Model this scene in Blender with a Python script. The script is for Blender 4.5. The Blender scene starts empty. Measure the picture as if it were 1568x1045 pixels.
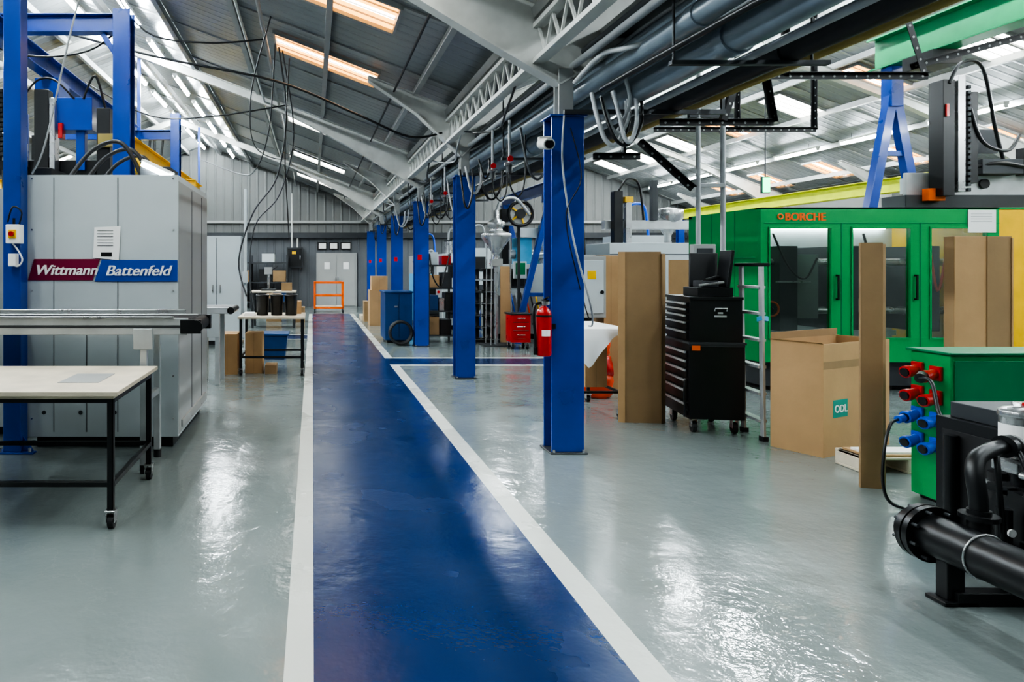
import bpy, bmesh, math, random
from mathutils import Vector, Matrix
random.seed(3)
V=Vector
# ---------------------------------------------------------------- materials
def M(name,col,rough=.5,metal=0,var=.12,scale=5,bump=0,emit=0,coat=0,bscale=None,alpha=1):
    m=bpy.data.materials.new(name); m.use_nodes=True
    nt=m.node_tree; N=nt.nodes; L=nt.links; b=N['Principled BSDF']
    tc=N.new('ShaderNodeTexCoord')
    nz=N.new('ShaderNodeTexNoise'); nz.inputs['Scale'].default_value=scale; nz.inputs['Detail'].default_value=5
    L.new(tc.outputs['Object'],nz.inputs['Vector'])
    mr=N.new('ShaderNodeMapRange'); mr.inputs[1].default_value=.25; mr.inputs[2].default_value=.75
    mr.inputs[3].default_value=1-var; mr.inputs[4].default_value=1+var
    L.new(nz.outputs['Fac'],mr.inputs[0])
    vm=N.new('ShaderNodeVectorMath'); vm.operation='SCALE'; vm.inputs[0].default_value=col[:3]
    L.new(mr.outputs[0],vm.inputs['Scale']); L.new(vm.outputs[0],b.inputs['Base Color'])
    r2=N.new('ShaderNodeMapRange'); r2.inputs[3].default_value=max(0,rough-.08); r2.inputs[4].default_value=min(1,rough+.08)
    L.new(nz.outputs['Fac'],r2.inputs[0]); L.new(r2.outputs[0],b.inputs['Roughness'])
    b.inputs['Metallic'].default_value=metal
    if coat: b.inputs['Coat Weight'].default_value=coat; b.inputs['Coat Roughness'].default_value=.12
    if emit:
        b.inputs['Emission Color'].default_value=(*col[:3],1); b.inputs['Emission Strength'].default_value=emit
    if bump:
        n2=N.new('ShaderNodeTexNoise'); n2.inputs['Scale'].default_value=bscale or scale*4; n2.inputs['Detail'].default_value=3
        L.new(tc.outputs['Object'],n2.inputs['Vector'])
        bp=N.new('ShaderNodeBump'); bp.inputs['Strength'].default_value=bump; bp.inputs['Distance'].default_value=.02
        L.new(n2.outputs['Fac'],bp.inputs['Height']); L.new(bp.outputs[0],b.inputs['Normal'])
    return m

def floormat(name,col,r0,r1,wear=(.45,.47,.45),var=.12,crack=.0,spec=.8,bump=.35):
    m=bpy.data.materials.new(name); m.use_nodes=True
    nt=m.node_tree; N=nt.nodes; L=nt.links; b=N['Principled BSDF']
    ge=N.new('ShaderNodeNewGeometry')
    n1=N.new('ShaderNodeTexNoise'); n1.inputs['Scale'].default_value=.6; n1.inputs['Detail'].default_value=3; n1.inputs['Roughness'].default_value=.45
    n3=N.new('ShaderNodeTexNoise'); n3.inputs['Scale'].default_value=2.6; n3.inputs['Detail'].default_value=5; n3.inputs['Roughness'].default_value=.6
    n4=N.new('ShaderNodeTexNoise'); n4.inputs['Scale'].default_value=1.3; n4.inputs['Detail'].default_value=4
    for n in (n1,n3,n4): L.new(ge.outputs['Position'],n.inputs['Vector'])
    mr=N.new('ShaderNodeMapRange'); mr.inputs[1].default_value=.3; mr.inputs[2].default_value=.7; mr.inputs[3].default_value=1-var; mr.inputs[4].default_value=1+var
    L.new(n1.outputs['Fac'],mr.inputs[0])
    vm=N.new('ShaderNodeVectorMath'); vm.operation='SCALE'; vm.inputs[0].default_value=col
    L.new(mr.outputs[0],vm.inputs['Scale'])
    vo=N.new('ShaderNodeTexVoronoi'); vo.feature='DISTANCE_TO_EDGE'; vo.inputs['Scale'].default_value=.33
    ad=N.new('ShaderNodeVectorMath'); ad.operation='ADD'
    sc=N.new('ShaderNodeVectorMath'); sc.operation='SCALE'; sc.inputs['Scale'].default_value=.8
    L.new(n3.outputs['Color'],sc.inputs[0]); L.new(ge.outputs['Position'],ad.inputs[0]); L.new(sc.outputs[0],ad.inputs[1])
    L.new(ad.outputs[0],vo.inputs['Vector'])
    sm=N.new('ShaderNodeMapRange'); sm.inputs[1].default_value=0; sm.inputs[2].default_value=.003; sm.inputs[3].default_value=crack; sm.inputs[4].default_value=0
    L.new(vo.outputs['Distance'],sm.inputs[0])
    mix=N.new('ShaderNodeMixRGB'); mix.inputs[2].default_value=(*wear,1)
    L.new(sm.outputs[0],mix.inputs[0]); L.new(vm.outputs[0],mix.inputs[1]); L.new(mix.outputs[0],b.inputs['Base Color'])
    rr=N.new('ShaderNodeMapRange'); rr.inputs[1].default_value=.35; rr.inputs[2].default_value=.65; rr.inputs[3].default_value=r0; rr.inputs[4].default_value=r1
    L.new(n4.outputs['Fac'],rr.inputs[0]); L.new(rr.outputs[0],b.inputs['Roughness'])
    bp=N.new('ShaderNodeBump'); bp.inputs['Strength'].default_value=bump; bp.inputs['Distance'].default_value=.03
    L.new(n3.outputs['Fac'],bp.inputs['Height']); L.new(bp.outputs[0],b.inputs['Normal'])
    b.inputs['Specular IOR Level'].default_value=spec
    return m

def sheetmat(name,col,axis,scale,metal,rough):
    m=M(name,col,rough,metal,.1,1.2)
    nt=m.node_tree; N=nt.nodes; L=nt.links; b=N['Principled BSDF']
    ge=N.new('ShaderNodeNewGeometry'); w=N.new('ShaderNodeTexWave'); w.bands_direction=axis
    w.inputs['Scale'].default_value=scale
    L.new(ge.outputs['Position'],w.inputs['Vector'])
    cr=N.new('ShaderNodeMapRange'); cr.inputs[1].default_value=.8; cr.inputs[2].default_value=.95
    L.new(w.outputs['Fac'],cr.inputs[0])
    bp=N.new('ShaderNodeBump'); bp.inputs['Strength'].default_value=.6; bp.inputs['Distance'].default_value=.03
    L.new(cr.outputs[0],bp.inputs['Height']); L.new(bp.outputs[0],b.inputs['Normal'])
    return m

BLUE=M('blue_steel_paint',(.004,.048,.30),.30,0,.15,3,coat=.35)
BLUED=M('dark_blue_paint',(.008,.05,.16),.45)
WHITE=M('white_steel_paint',(.54,.55,.52),.5)
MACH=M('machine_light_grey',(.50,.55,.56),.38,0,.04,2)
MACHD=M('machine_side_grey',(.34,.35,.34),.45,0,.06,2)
PURL=M('galvanised_purlin',(.36,.37,.36),.45,.2)
BLACK=M('black_paint',(.010,.011,.012),.36)
RUBB=M('black_rubber',(.018,.018,.019),.55)
DARK=M('dark_grey_metal',(.045,.05,.055),.5,.2)
ALU=M('aluminium',(.56,.58,.58),.33,.5)
STEEL=M('brushed_steel',(.50,.51,.51),.28,.8)
PIPE=M('grey_blue_pipe',(.19,.235,.27),.33,.15)
PIPE2=M('light_grey_hose',(.36,.38,.39),.45)
GREEN=M('green_machine_paint',(.0,.28,.068),.33,0,.05,2,coat=.2)
GREEND=M('dark_green_paint',(.0,.19,.07),.4)
YEL=M('yellow_paint',(.80,.48,.01),.45)
YELD=M('yellow_conduit',(.30,.23,.06),.5)
LIME=M('yellow_green_beam',(.70,.76,.03),.45)
ORA=M('orange_paint',(.80,.13,.01),.45)
RED=M('red_paint',(.50,.008,.008),.3,coat=.4)
REDB=M('orange_red_plastic',(.80,.08,.02),.3)
MAROON=M('maroon_label',(.19,.004,.042),.4,0,.03)
LBLUE=M('blue_label',(.005,.06,.36),.4,0,.03)
CARD=M('cardboard',(.44,.275,.135),.8,0,.08,4,bump=.08)
CARD2=M('cardboard_dark',(.30,.195,.10),.85,0,.10,4,bump=.08)
WOOD=M('pale_plywood',(.62,.55,.43),.55,0,.14,6)
PAPER=M('paper',(.84,.84,.82),.7,0,.02)
BLUEP=M('blue_plastic',(.008,.10,.6),.35)
LCY=M('light_blue_paint',(.08,.38,.62),.4)
BRK=M('brown_box',(.12,.05,.02),.7)
TEALP=M('teal_print',(.02,.25,.19),.7,0,.03)
INT=M('machine_interior',(.25,.27,.27),.5,.2)
TUBE=M('lamp_tube_glow',(.88,.96,1),.4,0,0,1,emit=130)
TUBE2=M('work_lamp_and_added_glow',(.9,.97,1),.4,0,0,1,emit=14)  # work lamp, and the strip added inside the green machine
SKYW=M('skylight_white',(.97,.96,.90),.5,0,.2,3,emit=8)
SKYO=M('skylight_amber',(1,.42,.08),.5,0,.25,3,emit=2.6)
LEDG=M('green_sign_glow',(.05,.9,.35),.5,0,0,1,emit=2.5)
GLASS=bpy.data.materials.new('window_glass'); GLASS.use_nodes=True
_n=GLASS.node_tree
_tr=_n.nodes.new('ShaderNodeBsdfTransparent'); _tr.inputs[0].default_value=(.84,.88,.86,1)
_gl=_n.nodes.new('ShaderNodeBsdfGlossy'); _gl.inputs['Roughness'].default_value=.06; _gl.inputs[0].default_value=(.8,.85,.85,1)
_mx=_n.nodes.new('ShaderNodeMixShader'); _fr=_n.nodes.new('ShaderNodeLayerWeight'); _fr.inputs[0].default_value=.5
_n.links.new(_fr.outputs['Facing'],_mx.inputs[0]); _n.links.new(_tr.outputs[0],_mx.inputs[1]); _n.links.new(_gl.outputs[0],_mx.inputs[2])
_n.links.new(_mx.outputs[0],_n.nodes['Material Output'].inputs[0])
FLOOR=floormat('grey_epoxy',(.20,.235,.228),.07,.24,wear=(.36,.39,.37),var=.06,crack=.10,spec=.95,bump=.36)
FBLUE=floormat('blue_epoxy',(.004,.026,.098),.17,.30,wear=(.05,.09,.16),var=.06,crack=.15,spec=.6,bump=.25)
FWHITE=floormat('white_line_paint',(.58,.60,.55),.22,.40,wear=(.3,.32,.32),crack=.35,var=.06,spec=.5)
ROOFM=sheetmat('roof_sheet',(.32,.34,.345),'Y',1.6,.4,.33)
WALLG=sheetmat('wall_cladding_grey',(.12,.13,.14),'X',1.0,.1,.55)
WALLC=sheetmat('wall_cladding_upper',(.16,.165,.16),'X',1.0,.1,.55)

# ---------------------------------------------------------------- builder
class O:
    def __init__(s,name,bevel=.004):
        s.name=name; s.v=[]; s.f=[]; s.fm=[]; s.sm=[]; s.mats=[]; s.bev=bevel; s.T=Matrix.Identity(4); s.txt=[]
    def add(s,vs,fs,mat,smooth=False):
        if mat not in s.mats: s.mats.append(mat)
        i=s.mats.index(mat); n=len(s.v)
        s.v+= [s.T@V(p) for p in vs]
        for f in fs: s.f.append([n+a for a in f]); s.fm.append(i); s.sm.append(smooth)
        return s
    def box(s,x0,x1,y0,y1,z0,z1,mat):
        return s.add([(x0,y0,z0),(x1,y0,z0),(x1,y1,z0),(x0,y1,z0),(x0,y0,z1),(x1,y0,z1),(x1,y1,z1),(x0,y1,z1)],
            [(0,3,2,1),(4,5,6,7),(0,1,5,4),(1,2,6,5),(2,3,7,6),(3,0,4,7)],mat)
    def obox(s,p0,p1,w,h,mat,up=(0,0,1),ow=0,oh=0):
        p0=V(p0);p1=V(p1); d=(p1-p0).normalized(); up=V(up)
        if abs(d.dot(up))>.98: up=V((0,1,0))
        r=d.cross(up).normalized(); u=r.cross(d)
        vs=[]
        for p in (p0,p1):
            for a,b in ((-1,-1),(1,-1),(1,1),(-1,1)):
                vs.append(p+r*(a*w/2+ow)+u*(b*h/2+oh))
        return s.add(vs,[(0,1,2,3),(7,6,5,4),(0,4,5,1),(1,5,6,2),(2,6,7,3),(3,7,4,0)],mat)
    def ibeam(s,p0,p1,w,h,mat,up=(0,0,1),t=.014):
        s.obox(p0,p1,w,t,mat,up,0,h/2-t/2); s.obox(p0,p1,w,t,mat,up,0,-h/2+t/2); return s.obox(p0,p1,t,h-2*t,mat,up)
    def prism(s,pts,vec,mat):
        n=len(pts); vec=V(vec); vs=[V(p) for p in pts]+[V(p)+vec for p in pts]
        fs=[list(range(n)),list(range(2*n-1,n-1,-1))]+[(i,(i+1)%n,(i+1)%n+n,i+n) for i in range(n)]
        return s.add(vs,fs,mat)
    def cyl(s,p0,p1,r,mat,n=18,r2=None,cap=True):
        p0=V(p0);p1=V(p1);r2=r if r2 is None else r2; d=(p1-p0).normalized()
        a=d.orthogonal().normalized(); b=d.cross(a); vs=[]
        for p,q in ((p0,r),(p1,r2)):
            for i in range(n):
                t=2*math.pi*i/n; vs.append(p+(a*math.cos(t)+b*math.sin(t))*q)
        s.add(vs,[(i,(i+1)%n,(i+1)%n+n,i+n) for i in range(n)],mat,True)
        if cap: s.add(vs,[list(range(n-1,-1,-1)),list(range(n,2*n))],mat)
        return s
    def lathe(s,c,prof,mat,n=20,ax=(0,0,1)):
        c=V(c); d=V(ax).normalized(); a=d.orthogonal().normalized(); b=d.cross(a); vs=[]
        for r,z in prof:
            for i in range(n):
                t=2*math.pi*i/n; vs.append(c+d*z+(a*math.cos(t)+b*math.sin(t))*max(r,.0005))
        fs=[(k*n+i,k*n+(i+1)%n,(k+1)*n+(i+1)%n,(k+1)*n+i) for k in range(len(prof)-1) for i in range(n)]
        return s.add(vs,fs,mat,True)
    def tube(s,pts,r,mat,n=8,sub=6,closed=False):
        P=[V(p) for p in pts]
        if sub>1 and len(P)>2:
            Q=[]
            for i in range(len(P)-1):
                a=P[max(i-1,0)];b=P[i];c=P[i+1];d=P[min(i+2,len(P)-1)]
                for k in range(sub):
                    t=k/sub
                    Q.append(.5*((2*b)+(c-a)*t+(2*a-5*b+4*c-d)*t*t+(3*b-a-3*c+d)*t**3))
            Q.append(P[-1]); P=Q
        d0=(P[1]-P[0]).normalized(); a=d0.orthogonal().normalized(); vs=[]
        for i,p in enumerate(P):
            d=(P[min(i+1,len(P)-1)]-P[max(i-1,0)])
            if d.length<1e-6: d=d0
            d=d.normalized(); a=(a-d*a.dot(d)); a=a.normalized() if a.length>1e-5 else d.orthogonal().normalized()
            b=d.cross(a)
            for k in range(n):
                t=2*math.pi*k/n; vs.append(p+(a*math.cos(t)+b*math.sin(t))*r)
        m=len(P)
        s.add(vs,[(i*n+k,i*n+(k+1)%n,(i+1)*n+(k+1)%n,(i+1)*n+k) for i in range(m-1) for k in range(n)],mat,True)
        return s.add(vs,[list(range(n-1,-1,-1)),list(range((m-1)*n,m*n))],mat)
    def ring(s,c,R,r,mat,ax='Y',n=24):
        pts=[]
        for i in range(n+1):
            t=2*math.pi*i/n; a,b=R*math.cos(t),R*math.sin(t)
            pts.append(V(c)+(V((a,0,b)) if ax=='Y' else V((a,b,0)) if ax=='Z' else V((0,a,b))))
        return s.tube(pts,r,mat,8,1)
    def lump(s,c,d,mat,amp=.12,seed=0):
        bm=bmesh.new(); bmesh.ops.create_icosphere(bm,subdivisions=3,radius=1)
        from mathutils import noise
        vs=[]
        for v in bm.verts:
            q=v.co*(1+amp*noise.noise(v.co*2.2+V((seed,seed*2,0)))*2+amp*.5*noise.noise(v.co*6+V((seed,0,0))))
            q=V((max(-.85,min(.85,q.x)),max(-.85,min(.85,q.y)),max(-.75,min(.75,q.z))))
            vs.append((c[0]+q.x*d[0]/1.7,c[1]+q.y*d[1]/1.7,c[2]+q.z*d[2]/1.5))
        fs=[[v.index for v in f.verts] for f in bm.faces]; bm.free()
        return s.add(vs,fs,mat,True)
    def castor(s,x,y,z,r=.04):
        s.box(x-.03,x+.03,y-.03,y+.03,z-.008,z,STEEL)
        s.box(x-.026,x-.02,y-.02,y+.035,r,z,STEEL); s.box(x+.02,x+.026,y-.02,y+.035,r,z,STEEL)
        s.cyl((x-.017,y+.015,r),(x+.017,y+.015,r),r,RUBB,16); return s
    def text(s,body,loc,size,mat,shear=0,rotz=0,bold=.0,sx=1):
        s.txt.append((body,loc,size,mat,shear,rotz,bold,sx)); return s
    def done(s):
        xs=[p.x for p in s.v];ys=[p.y for p in s.v];zs=[p.z for p in s.v]
        o=V(((min(xs)+max(xs))/2,(min(ys)+max(ys))/2,min(zs)))
        me=bpy.data.meshes.new(s.name); me.from_pydata([p-o for p in s.v],[],s.f)
        for m in s.mats: me.materials.append(m)
        me.polygons.foreach_set('material_index',s.fm); me.polygons.foreach_set('use_smooth',s.sm)
        bm=bmesh.new(); bm.from_mesh(me)
        bmesh.ops.recalc_face_normals(bm,faces=bm.faces); bm.to_mesh(me); bm.free()
        ob=bpy.data.objects.new(s.name,me); ob.location=o; bpy.context.scene.collection.objects.link(ob)
        if s.bev:
            b=ob.modifiers.new('bevel','BEVEL'); b.width=s.bev; b.segments=1; b.limit_method='ANGLE'; b.angle_limit=math.radians(50)
        for i,(body,loc,size,mat,shear,rotz,bold,sx) in enumerate(s.txt):
            cu=bpy.data.curves.new('lettering','FONT'); cu.body=body; cu.size=size; cu.shear=shear; cu.extrude=.002
            cu.materials.append(mat)
            for j,dx in enumerate((0,bold)):
                if j and not bold: break
                t=bpy.data.objects.new('lettering',cu); t.parent=ob
                t.location=V(loc)-o+V((dx*math.cos(rotz),dx*math.sin(rotz)-.0004*j,0)); t.rotation_euler=(math.pi/2,0,rotz); t.scale=(sx,1,1); bpy.context.scene.collection.objects.link(t)
        return ob

def zr(x):
    return 6.02-.386*abs(x+4) if x<=2 else 6.02-.386*abs(x-8)

Y0,Y1=-5.0,25.5
XL,XR=-10.0,14.0
# ---------------------------------------------------------------- shell
O('floor',0).box(XL,XR,Y0,Y1,-.2,0,FLOOR).done()
def mark(x0,x1,y0,y1,mat,name='floor_marking',z=.002):
    O(name,0).box(x0,x1,y0,y1,-.001,z,mat).done()
mark(.005,1.18,Y0+.05,21.5,FBLUE,'floor_walkway')
mark(-.105,.005,Y0+.05,21.5,FWHITE)
mark(1.18,1.31,Y0+.05,10.28,FWHITE)
mark(1.18,9.0,10.28,10.42,FWHITE)
mark(1.18,9.0,10.42,11.1,FBLUE,'floor_walkway')
mark(1.31,9.0,11.1,11.22,FWHITE)
mark(1.18,1.31,11.1,21.5,FWHITE)
mark(-6,-.105,14.1,14.9,FBLUE,'floor_walkway')
mark(-6,-.105,14.0,14.1,FWHITE); mark(-6,-.105,14.9,15.0,FWHITE)
c=O('ceiling',0)
xs=[XL,-4,2,8,XR]
for a,b in zip(xs[:-1],xs[1:]):
    c.add([(a,Y0,zr(a)),(b,Y0,zr(b)),(b,Y1,zr(b)),(a,Y1,zr(a)),(a,Y0,zr(a)+.1),(b,Y0,zr(b)+.1),(b,Y1,zr(b)+.1),(a,Y1,zr(a)+.1)],
     [(0,1,2,3),(7,6,5,4),(0,4,5,1),(1,5,6,2),(2,6,7,3),(3,7,4,0)],ROOFM)
c.done()
def gable(name,y,t,lo,hi,zs):
    o=O(name,0)
    o.box(XL,XR,y,y+t,0,zs,lo)
    o.prism([(XL,y,zs),(XR,y,zs),(XR,y,zr(XR)),(8,y,zr(8)),(2,y,zr(2)),(-4,y,zr(-4)),(XL,y,zr(XL))],(0,t,0),hi)
    return o.done()
gable('wall_back',Y1,.15,WALLG,WALLC,2.6)
gable('wall_front',Y0-.15,.15,WALLG,WALLC,2.2)
O('wall_left',0).box(XL-.15,XL,Y0,Y1,0,3.7,WALLC).done()
O('wall_right',0).box(XR,XR+.15,Y0,Y1,0,3.7,WALLC).done()
o=O('trim_back'); o.box(-9.9,13.9,Y1-.2,Y1-.01,2.55,2.75,DARK)
o.box(-9.9,13.9,Y1-.12,Y1-.01,3.1,3.2,MACHD); o.done()
for a,b in ((XL,-4),(-4,2),(2,8),(8,XR)):
    o=O('roof_purlins',0)
    n=5
    for i in range(n):
        x=a+(b-a)*(i+.5)/n; z=zr(x)
        o.box(x-.02,x+.02,Y0,Y1-.02,z-.12,z-.01,PURL); o.box(x-.05,x+.02,Y0,Y1-.02,z-.13,z-.115,PURL)
    y=Y0+.9
    while y<Y1-.3:
        o.obox((a,y,zr(a)-.012),(b,y,zr(b)-.012),.05,.02,PURL); y+=1.83
    o.done()
CY=[1.9,5.56,9.2,12.85,16.5,20.15,23.8]
def rafter(o,xa,xb,y,full=True):
    s=1 if xb>xa else -1
    off=.13
    end=xb if full else xa+s*1.25
    low=[(xb,.17),(xa+s*2.9,.15),(xa+s*2.2,.19),(xa+s*1.3,.32),(xa+s*.5,.5),(xa,.60)] if full else [(end,.05),(xa+s*.6,.25),(xa,.60)]
    pts=[(xa,y-.008,zr(xa)-off),(end,y-.008,zr(end)-off)]
    pts+=[(x,y-.008,zr(x)-off-d) for x,d in low]
    o.prism(pts,(0,.016,0),WHITE)
    top=[(xa,0),(end,0)]
    for L_ in (top,low):
        for (x0,d0),(x1,d1) in zip(L_[:-1],L_[1:]):
            o.obox((x0,y,zr(x0)-off-d0),(x1,y,zr(x1)-off-d1),.13,.014,WHITE)
for i,y in enumerate(CY[1:]):
    o=O('roof_portal_frame',0); f=(i%2==0)
    rafter(o,2,-4,y,f); rafter(o,2,8,y,f); rafter(o,XL,-4,y,f); rafter(o,XR,8,y,f)
    o.done()
for y in CY[1:]:
    o=O('support_column')
    x=2.045
    o.box(x-.13,x+.13,y-.1,y-.084,.012,2.70,BLUE); o.box(x-.13,x+.13,y+.084,y+.1,.012,2.70,BLUE); o.box(x-.008,x+.008,y-.085,y+.085,.012,2.70,BLUE)
    o.box(x-.15,x+.15,y-.13,y+.13,0,.014,DARK)
    for sx in(-.13,.13):
        for sy in(-.1,.1): o.cyl((x+sx*.9,y+sy*1.15,.014),(x+sx*.9,y+sy*1.15,.035),.012,STEEL,6)
    o.box(x-.15,x+.15,y-.12,y+.12,2.70,2.715,BLUE)
    if y>12: o.box(x-.08,x-.0,y-.102,y-.1,1.62,1.72,RED)
    o.ibeam((x,y,2.715),(x,y,3.1),.12,.12,PURL,(0,1,0)); o.done()
o=O('valley_gutter',0); o.prism([(1.78,Y0+.1,3.60),(1.8,Y0+.1,3.52),(2.3,Y0+.1,3.52),(2.32,Y0+.1,3.60)],(0,Y1-Y0-.2,0),PURL); o.done()
o=O('lattice_girder',0)
for x in (1.84,):
    o.obox((x,Y0+.2,3.46),(x,Y1-.1,3.46),.09,.04,WHITE); o.obox((x,Y0+.2,3.17),(x,Y1-.1,3.17),.10,.04,WHITE)
    y=Y0+.3;k=0
    while y<Y1-.4:
        o.obox((x,y,3.18 if k%2 else 3.45),(x,y+.16,3.45 if k%2 else 3.18),.02,.02,WHITE); y+=.16;k+=1
o.done()
nwin=[0]
def sky(x0,x1,y,w,mat):
    nwin[0]+=1
    o=O('window_%d'%nwin[0],0)
    d=.015
    o.add([(x0,y,zr(x0)-d),(x1,y,zr(x1)-d),(x1,y+w,zr(x1)-d),(x0,y+w,zr(x0)-d)],[(0,1,2,3)],mat)
    for yy in (y,y+w): o.obox((x0,yy,zr(x0)-.03),(x1,yy,zr(x1)-.03),.03,.05,PURL)
    for xx in (x0,x1): o.obox((xx,y,zr(xx)-.03),(xx,y+w,zr(xx)-.03),.03,.05,PURL)
    for i in range(1,4):
        f=i/4; o.obox((x0,y+w*f,zr(x0)-.02),(x1,y+w*f,zr(x1)-.02),.012,.02,PURL)
    if mat is SKYO:
        # glowing white strip for the tubes along the middle of the amber panel
        o.add([(x0+.03,y+w*.42,zr(x0+.03)-d-.002),(x1-.03,y+w*.42,zr(x1-.03)-d-.002),(x1-.03,y+w*.58,zr(x1-.03)-d-.002),(x0+.03,y+w*.58,zr(x0+.03)-d-.002)],[(0,1,2,3)],SKYW)
    o.done()
for y,m in ((2.5,SKYW),(4.6,SKYW),(6.85,SKYO),(9.15,SKYO),(13.9,SKYW),(18.4,SKYW),(22.6,SKYW)):
    sky(-.52,.9,y,.72,m)
k=0
for y in (3.5,5.8,8.1,10.3,12.5,14.6,16.9,19.2,21.5,23.6):
    sky(10.0,11.1,y,.75,SKYO if k in(4,6) else SKYW); k+=1
for y in (8.4,10.6,12.8,14.9,17.1,19.3,21.5): sky(12.75,13.65,y,.7,SKYO)
for y in (6.5,11,15.5,20): sky(-8.4,-7,y,.7,SKYW)
def lamp(x,y,drop=.17,z=None,L_=1.5):
    z=zr(x)-drop if z is None else z
    o=O('fluorescent_light',0)
    o.box(x-.05,x+.05,y,y+L_,z,z+.05,WHITE); o.box(x-.022,x+.022,y+.03,y+L_-.03,z-.045,z-.005,TUBE)
    for yy in (y,y+L_-.03): o.box(x-.03,x+.03,yy,yy+.03,z-.05,z,WHITE)
    for yy in (y+.3,y+L_-.3): o.cyl((x,yy,z+.05),(x,yy,zr(x)-.01),.004,DARK,6)
    o.done()
for i in range(12):
    y=-2+2.2*i+.1
    lamp(-2.8,y+.4); 
    if i>1: lamp(-3.95,y+1.2)
    lamp(8.05,y+.7,.35); lamp(12,y+.5); 
    if i%2==0: lamp(4.6,y+.2); lamp(-7.2,y)  # right-bay row near the valley is added for illumination
# ---------------------------------------------------------------- overhead services
o=O('overhead_pipework',0)
ya,yb=-1.0,25.2
for x,z,r,m in ((2.5,2.86,.10,PIPE),(2.25,2.96,.07,PIPE),(2.88,2.80,.07,RUBB),(3.2,2.84,.028,YELD),(2.42,3.16,.055,PIPE),(2.12,3.13,.03,PIPE2),(2.66,3.08,.045,PIPE),(2.85,3.02,.03,DARK),(2.70,2.79,.022,PIPE2),(3.05,2.96,.035,PIPE),(2.22,3.25,.035,DARK),(2.55,3.28,.03,PIPE2)):
    o.cyl((x,ya,z),(x,yb,z),r,m,20)
    for i in range(8):
        yy=ya+1.2+i*3.65+.3*(x-2)
        if r>.04: o.cyl((x,yy,z),(x,yy+.09,z),r*1.13,m,20)
for y in CY:
    o.box(2.0,3.28,y-.15,y-.12,2.71,2.745,DARK)
    for x in (3.26,): o.box(x-.012,x+.012,y-.147,y-.123,2.72,3.9,DARK)
    for xx in (3.0,):
        o.cyl((xx,y+2.2,2.73),(xx,y+2.2,zr(xx)-.1),.008,DARK,6)
    o.box(2.15,3.1,y+2.18,y+2.22,2.71,2.735,DARK)
    o.cyl((2.17,y+2.2,2.72),(2.17,y+2.2,3.5),.008,DARK,6)
o.done()
o=O('cable_tray_shade_plate',0)
o.box(2.35,2.95,0,25,3.36,3.375,DARK)  # solid dark plate added to darken the void above the pipes
for x in (2.35,2.95): o.box(x-.008,x+.008,0,25,3.36,3.43,PURL)
for i in range(6):
    x=2.43+i*.08; pts=[(x+random.uniform(-.02,.02),j*1.6,3.40+random.uniform(-.003,.012)) for j in range(16)]
    o.tube(pts,.02,random.choice([BLACK,RUBB,PIPE2,DARK]),6,3)
for i in range(4):
    pts=[(2.3+i*.2+.05*math.sin(j*1.3+i),j*.9-.5,3.33-.06*abs(math.sin(j*.9+i))) for j in range(28)]
    o.tube(pts,.016,[BLACK,PIPE2,DARK,RUBB][i],6,3)
o.done()
o=O('looped_hose_bundle',0)
def loop(x,y,z,w,d,r,m): o.tube([(x,y,z),(x+.02,y-.06,z-d*.5),(x+w*.25,y-.1,z-d*.92),(x+w*.55,y-.1,z-d),(x+w*.9,y-.08,z-d*.6),(x+w,y-.02,z)],r,m,8)
loop(2.19,5.35,2.86,.26,.42,.018,PIPE2); loop(2.24,5.3,2.82,.2,.30,.014,PIPE2); loop(2.32,5.3,2.85,.12,.34,.010,BLACK)
loop(2.22,5.25,2.8,.3,.38,.012,BLACK); loop(2.30,5.22,2.84,.16,.40,.016,PIPE2)
o.tube([(2.5,4.2,2.98),(2.4,4.6,3.06),(2.3,5.0,2.98),(2.42,5.2,2.75),(2.35,5.3,2.5),(2.44,5.3,2.55)],.015,PIPE2,8)
o.tube([(2.75,3.6,2.95),(2.6,3.8,3.05),(2.42,4.3,3.0),(2.15,4.6,2.98),(2.08,4.9,3.02),(2.0,5.2,2.9)],.02,PIPE2,8)
o.tube([(2.3,3.0,2.85),(2.2,3.8,2.82),(2.14,4.4,2.8),(2.12,5.0,2.8)],.02,BLACK,8)
for y in (8.9,12.5,16.2):
    loop(2.0,y,2.8,.2,.35,.018,PIPE2); loop(1.9,y-.1,2.75,.16,.5,.014,BLACK); loop(2.2,y+.1,2.8,.3,.42,.015,BLACK)
for i in range(9):
    y=6.5+i*1.9; loop(1.95+random.uniform(-.05,.1),y,2.82,random.uniform(.1,.3),random.uniform(.15,.55),.012,random.choice([BLACK,PIPE2,DARK]))
for i in range(6):
    y=6.2+i*2.3; o.tube([(1.86,y,3.18),(1.9,y+.5,3.02),(2.0,y+1.1,2.98),(1.95,y+1.7,3.05),(1.86,y+2.2,3.16)],.012,random.choice([BLACK,PIPE2,DARK]),6)
o.done()
for x,y in ((2.02,7.0),(1.98,7.5),(2.0,10.3),(2.02,11.6),(2.2,14.4)):
    o=O('pipe_valve'); o.cyl((x,y,2.5),(x,y,3.0),.014,PIPE2,8); o.cyl((x,y,2.46),(x,y,2.54),.03,DARK); o.cyl((x-.05,y,2.55),(x+.05,y,2.55),.02,STEEL,10); o.cyl((x,y-.03,2.6),(x,y-.045,2.6),.03,RED,12); o.cyl((x,y,2.6),(x,y-.04,2.6),.01,STEEL,8); o.tube([(x,y,2.46),(x+.02,y,2.3),(x+.1,y,2.22),(x+.16,y,2.4),(x+.16,y,2.85)],.01,BLACK,6); o.done()
o=O('slotted_angle_frame',.0)
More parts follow.
